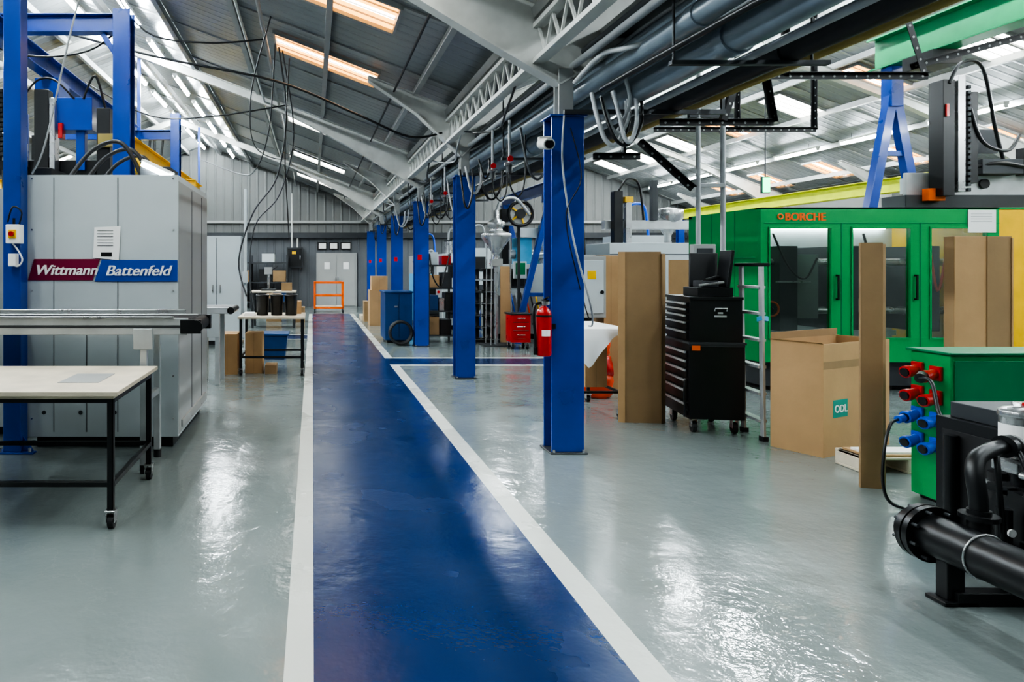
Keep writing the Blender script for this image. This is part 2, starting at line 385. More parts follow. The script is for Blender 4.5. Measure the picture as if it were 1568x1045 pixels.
def slot(p0,p1):
    o.obox(p0,p1,.006,.05,BLACK); o.obox(p0,p1,.04,.006,BLACK,oh=.025,ow=.02)
    p0=V(p0);p1=V(p1);n=int((p1-p0).length/.09)
    for i in range(n):
        q=p0.lerp(p1,(i+.5)/n); o.cyl(q+V((0,-.005,0)),q+V((0,.005,0)),.010,PURL,8)
slot((3.42,5.6,3.06),(5.05,5.6,3.06)); slot((2.9,5.7,2.70),(3.85,5.7,2.70)); slot((3.50,5.6,3.06),(3.38,5.6,2.70)) ; slot((5.03,5.6,3.06),(4.8,5.6,3.8))
slot((3.84,5.65,2.70),(3.75,5.65,3.2)); slot((2.35,5.72,2.42),(2.75,5.72,2.42)); slot((2.6,5.72,2.70),(2.6,5.72,2.42)); 
slot((4.95,5.65,3.15),(6.6,5.65,3.6)); slot((2.75,5.75,2.55),(3.2,5.75,2.15))
slot((4.0,8.0,3.1),(5.9,8.0,3.1)); slot((5.0,8.0,3.1),(5.0,8.0,4.75)); slot((5.9,8.0,3.1),(5.9,8.0,4.9))
slot((3.9,5.6,3.06),(3.9,5.6,zr(3.9)-.1))
o.done()
def cable(pts,r=.012,m=BLACK,name='hanging_cable'):
    o=O(name,0); o.tube(pts,r,m,6); return o.done()
cable([(-4.2,9.2,4.9),(-2.2,9.2,4.35),(-.5,9.2,4.0),(.6,9.2,3.55),(1.3,9.2,3.25),(1.75,9.2,3.3)],.016)
cable([(-1.6,5.5,5.05),(-1.55,5.2,4.4),(-1.9,5.4,3.4),(-2.15,5.5,2.5),(-2.3,5.6,2.26)],.008,PIPE2)
cable([(-.45,9.2,4.45),(-.42,11,3.9),(-.6,11.5,3.0),(-1.0,11.5,2.4),(-1.25,11.6,1.6),(-1.1,11.4,1.0)],.014,DARK)
cable([(-.40,9.2,4.4),(-.3,11,3.6),(-.55,11.4,2.7),(-.95,11.4,2.2),(-1.05,11.4,1.4),(-.95,11.2,.8)],.011,DARK)
cable([(-.32,9.5,4.4),(-.4,10,3.2),(-.36,10.1,2.2),(-.34,10.1,1.9)],.009)
cable([(-.5,9.2,4.5),(-.7,11,3.7),(-1.0,12,3.2),(-1.5,14,3.4),(-2.6,16,4.0)],.010,DARK)
cable([(-.5,8.2,4.5),(-.9,10,4.0),(-1.0,12,3.6),(-.6,14,3.7),(-.4,16,4.3)],.010,DARK)
cable([(-2.7,9,5.3),(-2.2,9,4.6),(-1.4,9,4.45),(-.6,9,4.5)],.012)
cable([(-3.9,7.6,4.1),(-3.2,7.6,3.85),(-2.5,7.6,3.9),(-2.1,7.6,4.2)],.012)
cable([(-4.2,12.6,4.9),(-3.0,12.7,4.3),(-1.8,12.7,4.3),(-.5,12.7,4.5)],.014)
cable([(2.0,5.42,2.7),(1.98,5.4,2.3),(2.06,5.38,1.7),(2.2,5.4,1.2),(2.42,5.9,1.0),(2.55,6.3,.95)],.008,PIPE2)
cable([(2.05,5.42,2.6),(2.12,5.38,2.2),(2.0,5.38,1.9),(2.1,5.4,1.4),(2.35,5.8,1.05)],.005,BLACK)
for x in (-4.6,-4.3,-4.0,-3.7): cable([(x,16,4.6),(x+.05,16,3.4),(x+.25,16,3.0),(x+.4,16,3.5),(x+.5,16,4.5)],.03)
o=O('ceiling_conduit',0); o.cyl((-.62,Y0+.2,4.50),(-.62,Y1-.1,4.50),.025,PURL,8); o.cyl((-.9,Y0+.2,4.60),(-.9,Y1-.1,4.60),.018,WHITE,8); o.cyl((1.1,Y0+.2,3.86),(1.1,Y1-.1,3.86),.015,DARK,8)
o.done()
o=O('security_camera'); o.cyl((1.82,5.4,2.47),(1.82,5.24,2.44),.045,WHITE,16); o.cyl((1.82,5.243,2.44),(1.82,5.235,2.44),.035,BLACK,16); o.box(1.81,1.92,5.46,5.49,2.5,2.54,WHITE); o.cyl((1.82,5.36,2.47),(1.82,5.47,2.52),.015,WHITE,8); o.done()
# ---------------------------------------------------------------- fire extinguisher
o=O('fire_extinguisher',.001); ex,ey=1.835,5.41
o.lathe((ex,ey,.79),[(.0,0),(.052,0),(.058,.012),(.058,.33),(.052,.36),(.03,.385),(.018,.395),(.018,.41)],RED,24)
o.cyl((ex,ey,1.19),(ex,ey,1.225),.022,STEEL,12); o.box(ex-.012,ex+.012,ey-.085,ey+.02,1.225,1.238,BLACK); o.obox((ex,ey-.02,1.24),(ex,ey-.1,1.262),.022,.008,BLACK); o.cyl((ex+.02,ey-.02,1.21),(ex+.03,ey-.03,1.21),.016,WHITE,10)
o.tube([(ex-.02,ey,1.21),(ex-.07,ey,1.19),(ex-.083,ey-.01,1.1),(ex-.072,ey-.01,.95),(ex-.07,ey-.01,.85)],.011,BLACK,8)
o.cyl((ex-.07,ey-.01,.86),(ex-.07,ey-.01,.8),.016,BLACK,10)
o.add([(ex+.0595*math.sin(a),ey-.0595*math.cos(a),z) for z in(.95,1.0) for a in [(-.6+.15*i) for i in range(9)]],[(i,i+1,i+10,i+9) for i in range(8)],PAPER,True)
o.box(ex+.04,1.94,ey+.03,ey+.06,1.0,1.04,BLACK); o.cyl((ex,ey,1.1),(ex,ey,1.115),.0605,BLACK,24); o.done()
# ---------------------------------------------------------------- LEFT moulding machine enclosure
o=O('injection_moulding_machine',.006)
x0,x1,y0,y1=-2.34,-1.10,5.6,7.12
o.box(x0,x1,y0,y1,.10,2.25,MACH)
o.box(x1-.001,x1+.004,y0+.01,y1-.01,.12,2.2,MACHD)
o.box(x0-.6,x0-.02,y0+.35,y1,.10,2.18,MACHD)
o.box(x0+.05,x1-.06,y0+.08,y1-.1,0,.10,BLACK); o.box(x0-.5,x0,y0+.5,y1-.1,0,.10,BLACK)
for xx in (-2.12,-1.595): o.box(xx-.003,xx+.003,y0-.003,y0,.14,2.23,DARK)
for xx in (-1.85,): o.box(xx-.003,xx+.003,y0-.003,y0,.14,.95,DARK)
o.box(x0+.02,x1-.02,y0-.003,y0,1.0,1.006,DARK)
for yy in (6.2,6.75): o.box(x1+.004,x1+.008,yy-.004,yy+.004,.14,2.18,DARK)
o.box(x1,x1+.02,5.7,6.95,.16,.22,MACHD)
for p in ((-1.62,.3),(-1.9,.3),(-2.2,.3)): o.cyl((p[0],y0-.008,p[1]),(p[0],y0,p[1]),.016,DARK,12)
for zz in (2.22,.25,.6,1.3,1.8):
    for xx in (-2.3,-1.14): o.cyl((xx,y0-.006,zz),(xx,y0,zz),.008,STEEL,8)
yl=y0-.008
o.prism([(-2.33,yl,1.385),(-1.80,yl,1.385),(-1.74,yl,1.56),(-2.28,yl,1.56)],(0,.005,0),MAROON)
o.prism([(-1.785,yl,1.375),(-1.105,yl,1.375),(-1.105,yl,1.55),(-1.725,yl,1.555)],(0,.005,0),LBLUE)
o.text('Wittmann',(-2.28,yl-.003,1.43),.12,PAPER,.3,0,.007,1.04)
o.text('Battenfeld',(-1.70,yl-.003,1.425),.12,PAPER,.3,0,.007,1.08)
o.prism([(-1.795,y0-.012,1.57),(-1.585,y0-.012,1.55),(-1.57,y0-.012,1.83),(-1.785,y0-.012,1.82)],(0,.004,0),PAPER); o.box(-1.73,-1.64,y0-.014,y0-.012,1.58,1.615,BLACK)
for i in range(6): o.box(-1.76,-1.63,y0-.014,y0-.012,1.79-.025*i,1.795-.025*i,DARK)
o.box(-2.34,-2.2,5.75,6.5,2.25,2.33,BLACK); o.box(-1.45,-1.2,5.75,6.1,2.25,2.34,DARK)
o.obox((-1.42,5.75,2.36),(-1.17,5.68,2.24),.08,.04,TUBE2); o.obox((-1.42,5.76,2.39),(-1.17,5.69,2.27),.09,.03,WHITE)
o.obox((-1.32,5.76,2.22),(-1.32,5.9,2.36),.02,.02,STEEL)
for yy in (6.1,6.5,6.9): o.tube([(-1.5,yy,2.25),(-1.7,yy,2.6),(-2.0,yy+.1,2.55),(-2.2,yy,2.25)],.02,RUBB)
o.done()
o=O('crane_post'); o.box(-2.47,-2.33,5.45,5.59,.015,5.2,BLUE); o.box(-2.52,-2.35,5.44,5.6,0,.016,BLUE); 
o.box(-2.50,-2.22,5.43,5.5,0,.015,BLUE); o.prism([(-2.33,5.49,.016),(-2.24,5.49,.016),(-2.33,5.49,.14)],(0,.012,0),BLUE)
for p in ((-2.26,5.46),(-2.5,5.46)): o.cyl((p[0],p[1],.016),(p[0],p[1],.045),.014,STEEL,6)
o.done()
o=O('emergency_stop_box'); o.T=Matrix.Translation((-.05,.25,0)); o.box(-2.36,-2.25,5.11,5.195,1.68,1.83,PAPER); o.box(-2.335,-2.275,5.10,5.115,1.72,1.79,YEL); o.cyl((-2.305,5.1,1.755),(-2.305,5.08,1.755),.02,RED,14); o.box(-2.35,-2.29,5.13,5.195,1.5,1.6,PAPER)
o.cyl((-2.31,5.15,1.83),(-2.31,5.15,1.88),.012,BLACK,8); o.tube([(-2.27,5.15,1.83),(-2.25,5.15,1.93),(-2.32,5.15,1.97),(-2.36,5.15,1.85)],.007,BLACK); o.tube([(-2.32,5.15,1.68),(-2.27,5.14,1.62),(-2.24,5.14,1.55),(-2.28,5.15,1.5),(-2.33,5.15,1.52)],.007,PAPER); o.done()
o=O('overhead_crane_frame')
o.ibeam((-2.07,7.5,0),(-2.07,7.5,4.3),.19,.2,BLUE,(0,1,0)); o.box(-2.2,-1.94,7.37,7.63,0,.015,BLUE)
o.ibeam((-4.6,7.5,4.16),(-2.0,7.5,4.16),.14,.2,BLUE)
o.ibeam((-3.35,7.0,4.02),(-3.35,12.9,4.02),.16,.24,BLUE)
o.ibeam((-4.55,7.5,0),(-4.55,7.5,4.25),.19,.2,BLUE,(0,1,0))
o.ibeam((-2.6,13,0),(-2.6,13,4.4),.17,.17,BLUE,(0,1,0)); o.ibeam((-5.2,13,4.0),(-2.5,13,4.0),.13,.18,BLUE)
o.ibeam((-5.1,13,0),(-5.1,13,4.2),.17,.17,BLUE,(0,1,0))
o.obox((-2.3,7.5,4.05),(-2.07,7.5,3.7),.06,.06,BLUE)
o.box(-3.5,-3.2,8.6,9.0,3.55,3.88,BLUE); o.cyl((-3.35,8.8,3.0),(-3.35,8.8,3.55),.008,STEEL,6); o.box(-3.4,-3.3,8.77,8.83,2.9,3.02,YEL)
o.done()
o=O('yellow_crane_beam'); o.ibeam((-3.3,12.0,3.7),(-3.3,20,3.7),.18,.3,YEL); o.box(-3.45,-3.15,12.5,13.0,3.25,3.55,YEL)
for yy in (13,19.9): o.obox((-3.3,yy,3.85),(-3.3,yy,zr(-3.3)-.2),.06,.06,BLUE)
o.ibeam((-8,17,3.5),(-2.9,17,3.5),.18,.3,YEL)
o.cyl((-3.3,12.75,3.25),(-3.3,12.75,2.6),.008,STEEL,6); o.cyl((-3.3,12.75,2.5),(-3.3,12.75,2.6),.05,RED,10); o.done()
o=O('linear_robot')
o.box(-3.6,-2.35,7.85,8.05,2.55,2.72,BLACK); o.box(-3.14,-2.98,7.7,7.85,2.1,3.5,BLACK); o.box(-2.96,-2.9,7.68,7.83,2.3,3.4,STEEL); o.box(-2.87,-2.82,7.7,7.8,2.95,3.12,RED)
o.box(-2.92,-2.5,7.75,8.0,3.05,3.42,BLUE); o.box(-2.7,-2.6,7.8,7.9,2.6,3.1,BLUE); o.box(-2.45,-2.3,7.75,7.9,2.3,3.3,BLACK)
o.box(-2.42,-2.2,7.7,7.75,2.85,3.0,YELD); o.cyl((-3.3,7.8,2.1),(-3.3,7.8,2.9),.05,STEEL); o.box(-3.55,-3.4,7.8,8.0,0,2.6,DARK); o.box(-2.5,-2.36,7.85,8.05,0,2.6,DARK)
for i in range(14): o.box(-3.6+.0,-3.5,7.7,7.8,2.75+i*.055,2.79+i*.055,RUBB)
o.box(-3.58,-3.52,7.74,7.76,2.7,3.5,RUBB)
for i in range(5): o.box(-3.45+i*.08,-3.41+i*.08,7.8,7.84,2.72,3.0+.12*(i%3),[STEEL,DARK,BLUE,BLACK,STEEL][i])
o.tube([(-3.3,7.75,3.4),(-3.1,7.7,3.6),(-2.9,7.7,3.6),(-2.7,7.75,3.4)],.012,BLACK); o.tube([(-2.6,7.75,3.4),(-2.45,7.7,3.65),(-2.35,7.75,3.3)],.014,BLACK)
o.done()
o=O('belt_conveyor')
o.box(-3.4,-.9,4.92,4.96,1.005,1.125,ALU); o.box(-3.4,-.9,5.36,5.40,1.005,1.125,ALU); o.box(-3.4,-.88,4.96,5.36,1.10,1.118,RUBB)
o.box(-3.4,-.9,4.915,4.922,1.055,1.075,DARK); o.box(-3.4,-.9,4.96,5.36,1.02,1.035,ALU)
o.box(-3.4,-1.0,4.9,4.93,1.125,1.14,STEEL); o.box(-3.4,-1.0,5.39,5.41,1.125,1.16,STEEL)
o.cyl((-.86,4.955,1.066),(-.86,5.365,1.066),.052,RUBB,24); o.box(-.95,-.80,4.9,4.955,1.015,1.115,BLACK); o.cyl((-.83,4.9,1.066),(-.83,4.88,1.066),.045,BLACK,18); o.box(-.95,-.80,5.365,5.42,1.01,1.12,BLACK)
for xx in (-1.22,-3.0):
    for yy in (4.95,5.38):
        o.box(xx-.025,xx+.025,yy-.025,yy+.02,.06,1.005,ALU); o.cyl((xx,yy,0),(xx,yy,.06),.03,RUBB,12)
    o.box(xx-.02,xx+.02,4.97,5.36,.5,.55,ALU)
    o.box(xx-.07,xx+.07,4.91,4.925,.9,1.05,ALU)
o.done()
o=O('work_table')
o.box(-2.75,-1.10,3.85,4.86,.765,.79,WOOD); o.box(-2.72,-1.13,3.88,4.83,.745,.765,WOOD)
for xx in (-2.68,-1.15):
    for yy in (3.9,4.8):
        o.box(xx-.018,xx+.018,yy-.018,yy-.012,.11,.745,BLACK); o.box(xx+.012,xx+.018,yy-.018,yy+.018,.11,.745,BLACK); o.castor(xx,yy,.11)
for yy in (3.89,4.79): o.box(-2.68,-1.15,yy,yy+.03,.24,.27,BLACK)
for xx in (-2.68,-1.16): o.box(xx,xx+.03,3.9,4.8,.24,.27,BLACK)
for yy in (3.89,4.79): o.box(-2.68,-1.15,yy,yy+.03,.72,.745,BLACK)
for xx in (-2.68,-1.16): o.box(xx,xx+.03,3.9,4.8,.72,.745,BLACK)
o.box(-1.55,-1.3,4.15,4.5,.79,.793,MACHD)
o.done()
o=O('belt_conveyor'); o.box(-2.2,-1.05,8.6,8.65,.9,.98,ALU); o.box(-2.2,-1.05,9.15,9.2,.9,.98,ALU); o.box(-2.2,-1.05,8.65,9.15,.96,.975,RUBB); o.cyl((-1.03,8.6,.94),(-1.03,9.2,.94),.045,BLACK)
for xx in (-1.42,-1.2,-2.1):
    for yy in (8.65,9.12): o.box(xx-.03,xx+.03,yy-.03,yy+.03,0,.9,ALU)
o.box(-1.45,-1.17,8.6,8.62,.6,.9,MACH)
o.done()
o=O('work_table'); o.box(-1.02,-.1,9.3,10.2,.78,.81,WOOD)
for xx in (-.98,-.14):
    for yy in (9.35,10.15): o.box(xx-.018,xx+.018,yy-.018,yy+.018,.1,.78,BLACK); o.castor(xx,yy,.1)
for yy in(9.34,10.14): o.box(-.98,-.14,yy,yy+.02,.24,.27,BLACK)
for xx in(-.99,-.15): o.box(xx,xx+.02,9.35,10.15,.24,.27,BLACK)
o.done()
def carton(name,x0,x1,y0,y1,h,rot=0,mat=CARD,z=0,open_=False,tape=True):
    o=O(name,.003); cx,cy=(x0+x1)/2,(y0+y1)/2
    o.T=Matrix.Translation((cx,cy,0))@Matrix.Rotation(rot,4,'Z'); a,b=(x1-x0)/2,(y1-y0)/2
    if open_:
        t=.008
        o.box(-a,a,-b,-b+t,z,z+h,mat); o.box(-a,a,b-t,b,z,z+h,mat); o.box(-a,-a+t,-b+t,b-t,z,z+h,mat); o.box(a-t,a,-b+t,b-t,z,z+h,mat); o.box(-a+t,a-t,-b+t,b-t,z,z+.01,mat)
    else:
        o.box(-a,a,-b,b,z,z+h,mat)
        if tape: o.box(-a-.001,a+.001,-.025,.025,z+h-.1,z+h+.001,CARD2); o.box(-.002,.002,-b-.001,-b,z,z+h,CARD2)
    return o,a,b
carton('cardboard_box',-1.32,-1.04,9.45,9.9,.56)[0].done()
carton('cardboard_box',-.94,-.70,9.55,9.95,.56)[0].done()
carton('cardboard_box',-.66,-.5,9.5,9.8,.12,mat=CARD2)[0].done()
o=O('black_plastic_tub')
for x in (-.70,-.50,-.30): o.lathe((x,9.6,.811),[(0,0),(.08,0),(.09,.27),(.096,.275),(.096,.29),(.085,.29),(.075,.02),(0,.02)],BLACK,18)
o.done()
carton('cardboard_box',-.36,-.16,9.9,10.15,.18,z=.811)[0].done()
o=O('paper_stack',.001); o.T=Matrix.Translation((-.88,9.6,0))@Matrix.Rotation(.1,4,'Z'); o.box(-.08,.08,-.14,.14,.81,.84,PAPER); o.box(-.07,.075,-.13,.13,.84,.85,PAPER); o.done()
o=O('blue_storage_bin'); o.prism([(-.95,11.0,0),(-.45,11.0,0),(-.4,11.0,.38),(-1.0,11.0,.38)],(0,.5,0),BLUED); o.box(-1.02,-.38,10.98,11.52,.38,.41,BLUED); o.done()
o=O('storage_cabinet',.006); o.box(-2.3,-1.36,13.0,13.7,.08,2.08,MACH); o.box(-2.25,-1.4,13.05,13.65,0,.08,DARK); o.box(-1.835,-1.825,12.995,13,.1,2.05,DARK)
for xx in(-1.9,-1.76): o.box(xx-.012,xx+.012,12.975,13,1.0,1.15,STEEL)
o.done()
o=O('service_pole'); o.box(-1.23,-1.18,12.3,12.35,.0,2.9,MACH); o.box(-1.3,-1.12,12.25,12.4,0,.012,MACH); o.box(-1.25,-1.16,12.24,12.3,1.2,1.4,MACH); o.done()
o=O('storage_cabinet'); o.box(-3.9,-2.7,14.5,15.2,.08,2.3,MACHD); o.box(-3.85,-2.75,14.55,15.15,0,.08,DARK); o.box(-3.31,-3.3,14.495,14.5,.1,2.25,DARK); o.cyl((-3.25,14.48,1.1),(-3.25,14.48,1.25),.01,STEEL,8); o.done()
o=O('work_bench'); o.box(-1.5,-.4,16.5,17.3,.86,.9,WOOD)
for xx in(-1.45,-.45):
    for yy in(16.55,17.25): o.box(xx-.025,xx+.025,yy-.025,yy+.025,0,.86,DARK)
o.box(-1.45,-.45,16.55,17.25,.3,.33,DARK); o.box(-1.4,-1.0,16.7,17.1,.331,.7,BLACK); o.box(-.9,-.5,16.7,17.1,.331,.6,DARK); o.done()
o=O('bench_press'); o.box(-1.25,-.9,16.65,17.0,.901,.95,DARK); o.cyl((-1.08,16.9,.95),(-1.08,16.9,1.45),.03,STEEL,12); o.box(-1.17,-.99,16.65,16.95,1.3,1.48,MACHD); o.cyl((-1.08,16.72,1.1),(-1.08,16.72,1.3),.025,STEEL,12); o.cyl((-1.0,16.72,1.4),(-.85,16.7,1.5),.01,BLACK,8); o.done()
carton('cardboard_box',-.75,-.5,16.6,16.9,.2,z=.901,mat=CARD2)[0].done()
carton('cardboard_box',-1.25,-.85,18.5,19.0,.75,mat=CARD2)[0].done()
carton('cardboard_box',-.52,-.2,18.3,18.7,.4,mat=CARD2)[0].done()
o=O('storage_rack')
for xx in (-3.6,-2.2,-.9):
    for yy in (24.3,25.0): o.box(xx-.03,xx+.03,yy-.03,yy+.03,0,1.9,DARK)
for zz in (.2,.9,1.6): o.box(-3.6,-.9,24.28,25.02,zz,zz+.05,DARK)
for i,(xx,zz,h,m) in enumerate(((-3.4,.25,.45,CARD),(-2.8,.25,.4,DARK),(-1.9,.25,.5,BLACK),(-1.4,.25,.35,BLUED),(-3.3,.95,.5,MACHD),(-2.7,.95,.4,CARD),(-1.9,.95,.45,BLACK),(-1.4,.95,.4,CARD2),(-3.1,1.65,.4,CARD2),(-1.8,1.65,.3,MACH))): o.box(xx,xx+.45,24.35,24.95,zz,zz+h,m)
o.done()
o=O('electrical_cabinet'); o.box(-.95,-.35,25.2,25.38,1.45,2.2,DARK); o.box(-.91,-.39,25.185,25.2,1.49,2.16,BLACK); o.box(-.47,-.43,25.17,25.19,1.75,1.9,STEEL); o.box(-.75,-.6,25.175,25.186,1.95,2.05,YEL)
o.cyl((-.75,25.25,2.2),(-.75,25.25,4.2),.03,WHITE,8); o.cyl((-.55,25.3,2.2),(-.55,25.3,2.54),.03,WHITE,8); o.done()
o=O('door_1'); o.box(.15,1.65,25.38,25.49,.0,2.0,MACHD); o.box(.22,.895,25.35,25.38,.04,1.94,MACHD); o.box(.905,1.58,25.35,25.38,.04,1.94,MACHD)
for xx in(.84,.96): o.box(xx-.015,xx+.015,25.3,25.35,.95,1.1,STEEL)
for xx in(.45,1.15): o.box(xx,xx+.2,25.345,25.35,1.4,1.65,PAPER)
o.done()
o=O('wall_sign',.002)
for xx,w in ((.2,.35),(.62,.35),(1.05,.4)): o.box(xx,xx+w,25.45,25.49,2.12,2.4,BLACK); o.box(xx+.04,xx+w-.04,25.44,25.451,2.16,2.36,PAPER)
o.done()
o=O('orange_trolley'); 
for xx in (.08,1.0):
    for yy in (22.2,22.8): o.box(xx-.03,xx+.03,yy-.03,yy+.03,.12,1.0,ORA); o.castor(xx,yy,.12)
for zz in (.15,.55,.97):
    for yy in(22.2,22.8): o.box(.08,1.0,yy-.03,yy+.03,zz-.03,zz+.03,ORA)
    for xx in(.08,1.0): o.box(xx-.03,xx+.03,22.2,22.8,zz-.03,zz+.03,ORA)
o.box(.1,.98,22.2,22.8,.18,.2,WOOD); o.done()
# ---------------------------------------------------------------- centre area between columns
o=O('blue_cabinet'); o.box(1.42,1.95,13.3,14.2,.06,.98,BLUED); o.box(1.46,1.9,13.34,14.1,0,.06,BLACK); o.box(1.40,1.97,13.28,14.22,.98,1.01,BLUED); o.box(1.685,1.69,13.295,13.3,.1,.95,BLACK); o.box(1.6,1.66,13.28,13.3,.7,.73,STEEL); o.done()
o=O('hose_coil'); 
for i in range(5): o.ring((1.68,12.9+.035*i,.24),.21-.008*(i%2),.022,RUBB)
o.done()
carton('cardboard_box',1.45,1.9,17.2,17.8,.9)[0].done(); carton('cardboard_box',1.5,1.9,17.25,17.7,.35,z=.901,mat=CARD)[0].done()
carton('cardboard_box',1.4,1.85,18.4,18.9,.55,mat=CARD2)[0].done()
o=O('wooden_pallet')
def pallet(o,x0,x1,y0,y1,z=0):
    n=7
    for i in range(n):
        yy=y0+(y1-y0-.09)*i/(n-1); o.box(x0,x1,yy,yy+.09,z+.1,z+.12,WOOD)
    for i in range(3):
        xx=x0+(x1-x0-.09)*i/2; o.box(xx,xx+.09,y0,y1,z+.0,z+.02,WOOD); 
        for j in range(3):
            yy=y0+(y1-y0-.1)*j/2; o.box(xx,xx+.09,yy,yy+.1,z+.02,z+.1,WOOD)
pallet(o,1.36,1.85,19.1,19.8); o.done()
o=O('tool_shelf')
for xx in (2.28,2.78):
    for yy in (13.4,13.9): o.box(xx-.02,xx+.02,yy-.02,yy+.02,0,1.75,DARK)
for zz in (.12,.6,1.05,1.5): o.box(2.28,2.78,13.4,13.9,zz,zz+.03,DARK)
for (xx,zz,w_,h,m) in ((2.3,.15,.2,.35,CARD2),(2.52,.15,.22,.3,BLACK),(2.3,.63,.18,.3,BLUED),(2.5,.63,.1,.25,STEEL),(2.62,.63,.14,.35,BLACK),(2.3,1.08,.2,.25,CARD),(2.55,1.08,.2,.3,DARK),(2.32,1.53,.15,.25,MACH),(2.55,1.53,.18,.18,RED)): o.box(xx,xx+w_,13.45,13.8,zz,zz+h,m)
o.tube([(2.3,13.38,1.75),(2.35,13.3,1.3),(2.5,13.3,1.1),(2.6,13.35,1.4),(2.7,13.38,1.75)],.014,BLACK); o.done()
o=O('spool_stack')
for cx in (3.22,3.5):
    for i in range(6):
        z=.06+i*.235
        o.lathe((cx,13.6,z),[(.03,0),(.13,0),(.13,.015),(.1,.02),(.1,.2),(.13,.205),(.13,.22),(.03,.22)],BLACK,20)
o.box(3.05,3.68,13.4,13.8,0,.06,BLACK); o.box(3.06,3.08,13.7,13.76,.06,1.5,BLACK); o.box(3.64,3.66,13.7,13.76,.06,1.5,BLACK); o.done()
o=O('folded_cardboard_sheet',0); o.box(3.72,3.93,13.5,13.52,.0,1.5,CARD); o.box(3.74,3.95,13.55,13.57,.0,1.46,CARD2); o.done()
o=O('folded_cardboard_sheet',0); o.box(2.9,3.0,13.2,13.22,0,1.42,CARD); o.box(2.87,2.9,13.2,13.4,0,1.42,CARD2); o.done()
o=O('material_hopper')
o.lathe((3.5,13.0,1.62),[(.04,0),(.05,.1),(.27,.42),(.28,.44),(.28,.5),(.12,.56),(.12,.62),(.16,.63),(.16,.72),(.05,.8),(.05,.95)],STEEL,24)
o.box(3.4,3.6,12.9,13.1,1.5,1.64,STEEL); o.cyl((3.5,13.0,0),(3.5,13.0,1.5),.04,STEEL)
for a in (0,2.1,4.2): o.cyl((3.5+.26*math.cos(a),13.0+.2*math.sin(a),2.05),(3.5+.3*math.cos(a),13.0+.22*math.sin(a),.02),.012,STEEL,8)
o.box(3.2,3.8,12.75,13.25,0,.02,DARK)
o.tube([(3.5,13.0,2.5),(3.6,13.0,2.75),(3.9,13.1,2.8),(4.2,13.2,2.5)],.03,PIPE2); o.done()
o=O('injection_moulding_machine',.006)
o.box(3.75,5.3,14.1,15.2,.1,.9,MACHD); o.box(3.85,5.3,14.2,15.1,.9,1.55,MACH); o.box(3.8,5.25,14.2,15.1,0,.1,BLACK); o.box(3.9,4.5,14.18,14.2,1.05,1.45,DARK); o.box(4.0,4.4,14.16,14.18,1.1,1.4,BLACK)
o.box(4.1,4.35,13.85,13.95,1.25,1.6,MACH); o.box(4.13,4.32,13.84,13.85,1.33,1.57,GREEND); o.cyl((4.2,13.93,1.3),(4.2,14.2,1.2),.03,BLACK)
o.cyl((3.95,14.5,1.75),(5.2,14.5,1.75),.1,STEEL); o.box(4.3,4.6,14.3,14.7,1.55,2.1,LCY); o.box(4.3,5.4,14.2,14.35,2.1,2.3,MACH); o.box(4.7,5.3,14.1,14.2,2.15,2.35,LCY)
o.box(3.95,4.1,14.25,14.4,1.55,2.7,BLACK); o.box(3.9,4.3,14.2,14.3,2.35,2.42,STEEL); o.cyl((4.9,14.6,1.55),(4.9,14.6,2.1),.12,STEEL)
for i in range(8): o.tube([(3.9+i*.1,14.1,.95),(3.9+i*.1,14.0,.8),(3.95+i*.1,13.98,.5),(4.0+i*.09,14.05,.3)],.017,[BLACK,RED,BLUEP,PIPE2,BLACK,REDB,BLACK,YEL][i])
o.done()
o=O('cable_reel'); 
o.ring((4.15,13.6,2.55),.24,.035,BLACK); o.cyl((4.15,13.62,2.55),(4.15,13.7,2.55),.2,MACHD,24); o.cyl((4.15,13.58,2.55),(4.15,13.62,2.55),.10,BLACK)
for i in range(5):
    a=i*1.257; o.obox((4.15,13.60,2.55),(4.15+.22*math.cos(a),13.60,2.55+.22*math.sin(a)),.02,.035,YEL)
o.obox((4.15,13.72,2.55),(4.15,13.72,0),.05,.05,DARK,(0,1,0)); o.done()
o=O('red_tool_trolley'); o.box(3.6,3.95,12.35,12.7,.12,.62,RED); o.box(3.58,3.97,12.33,12.72,.62,.65,BLACK)
for i in range(3): o.box(3.63,3.92,12.34,12.35,.18+i*.15,.19+i*.15,BLACK); o.box(3.7,3.85,12.33,12.35,.25+i*.15,.265+i*.15,STEEL)
for xx in(3.64,3.91):
    for yy in(12.4,12.65): o.castor(xx,yy,.12)
o.done()
o=O('lifting_gantry')
for yy in (13.3,16.2):
    top=V((4.62,yy,2.8))
    for dx in (-.68,.68): o.obox(top,(4.62+dx,yy,.02),.1,.1,BLUE,(0,1,0)); o.box(4.62+dx-.12,4.62+dx+.12,yy-.1,yy+.1,0,.02,BLUE)
    o.obox((4.15,yy,.95),(5.08,yy,.95),.07,.07,BLUE); o.box(4.5,4.74,yy-.1,yy+.1,2.75,2.95,BLUE)
o.ibeam((4.62,12.9,3.05),(4.62,16.6,3.05),.14,.22,BLUE); o.done()
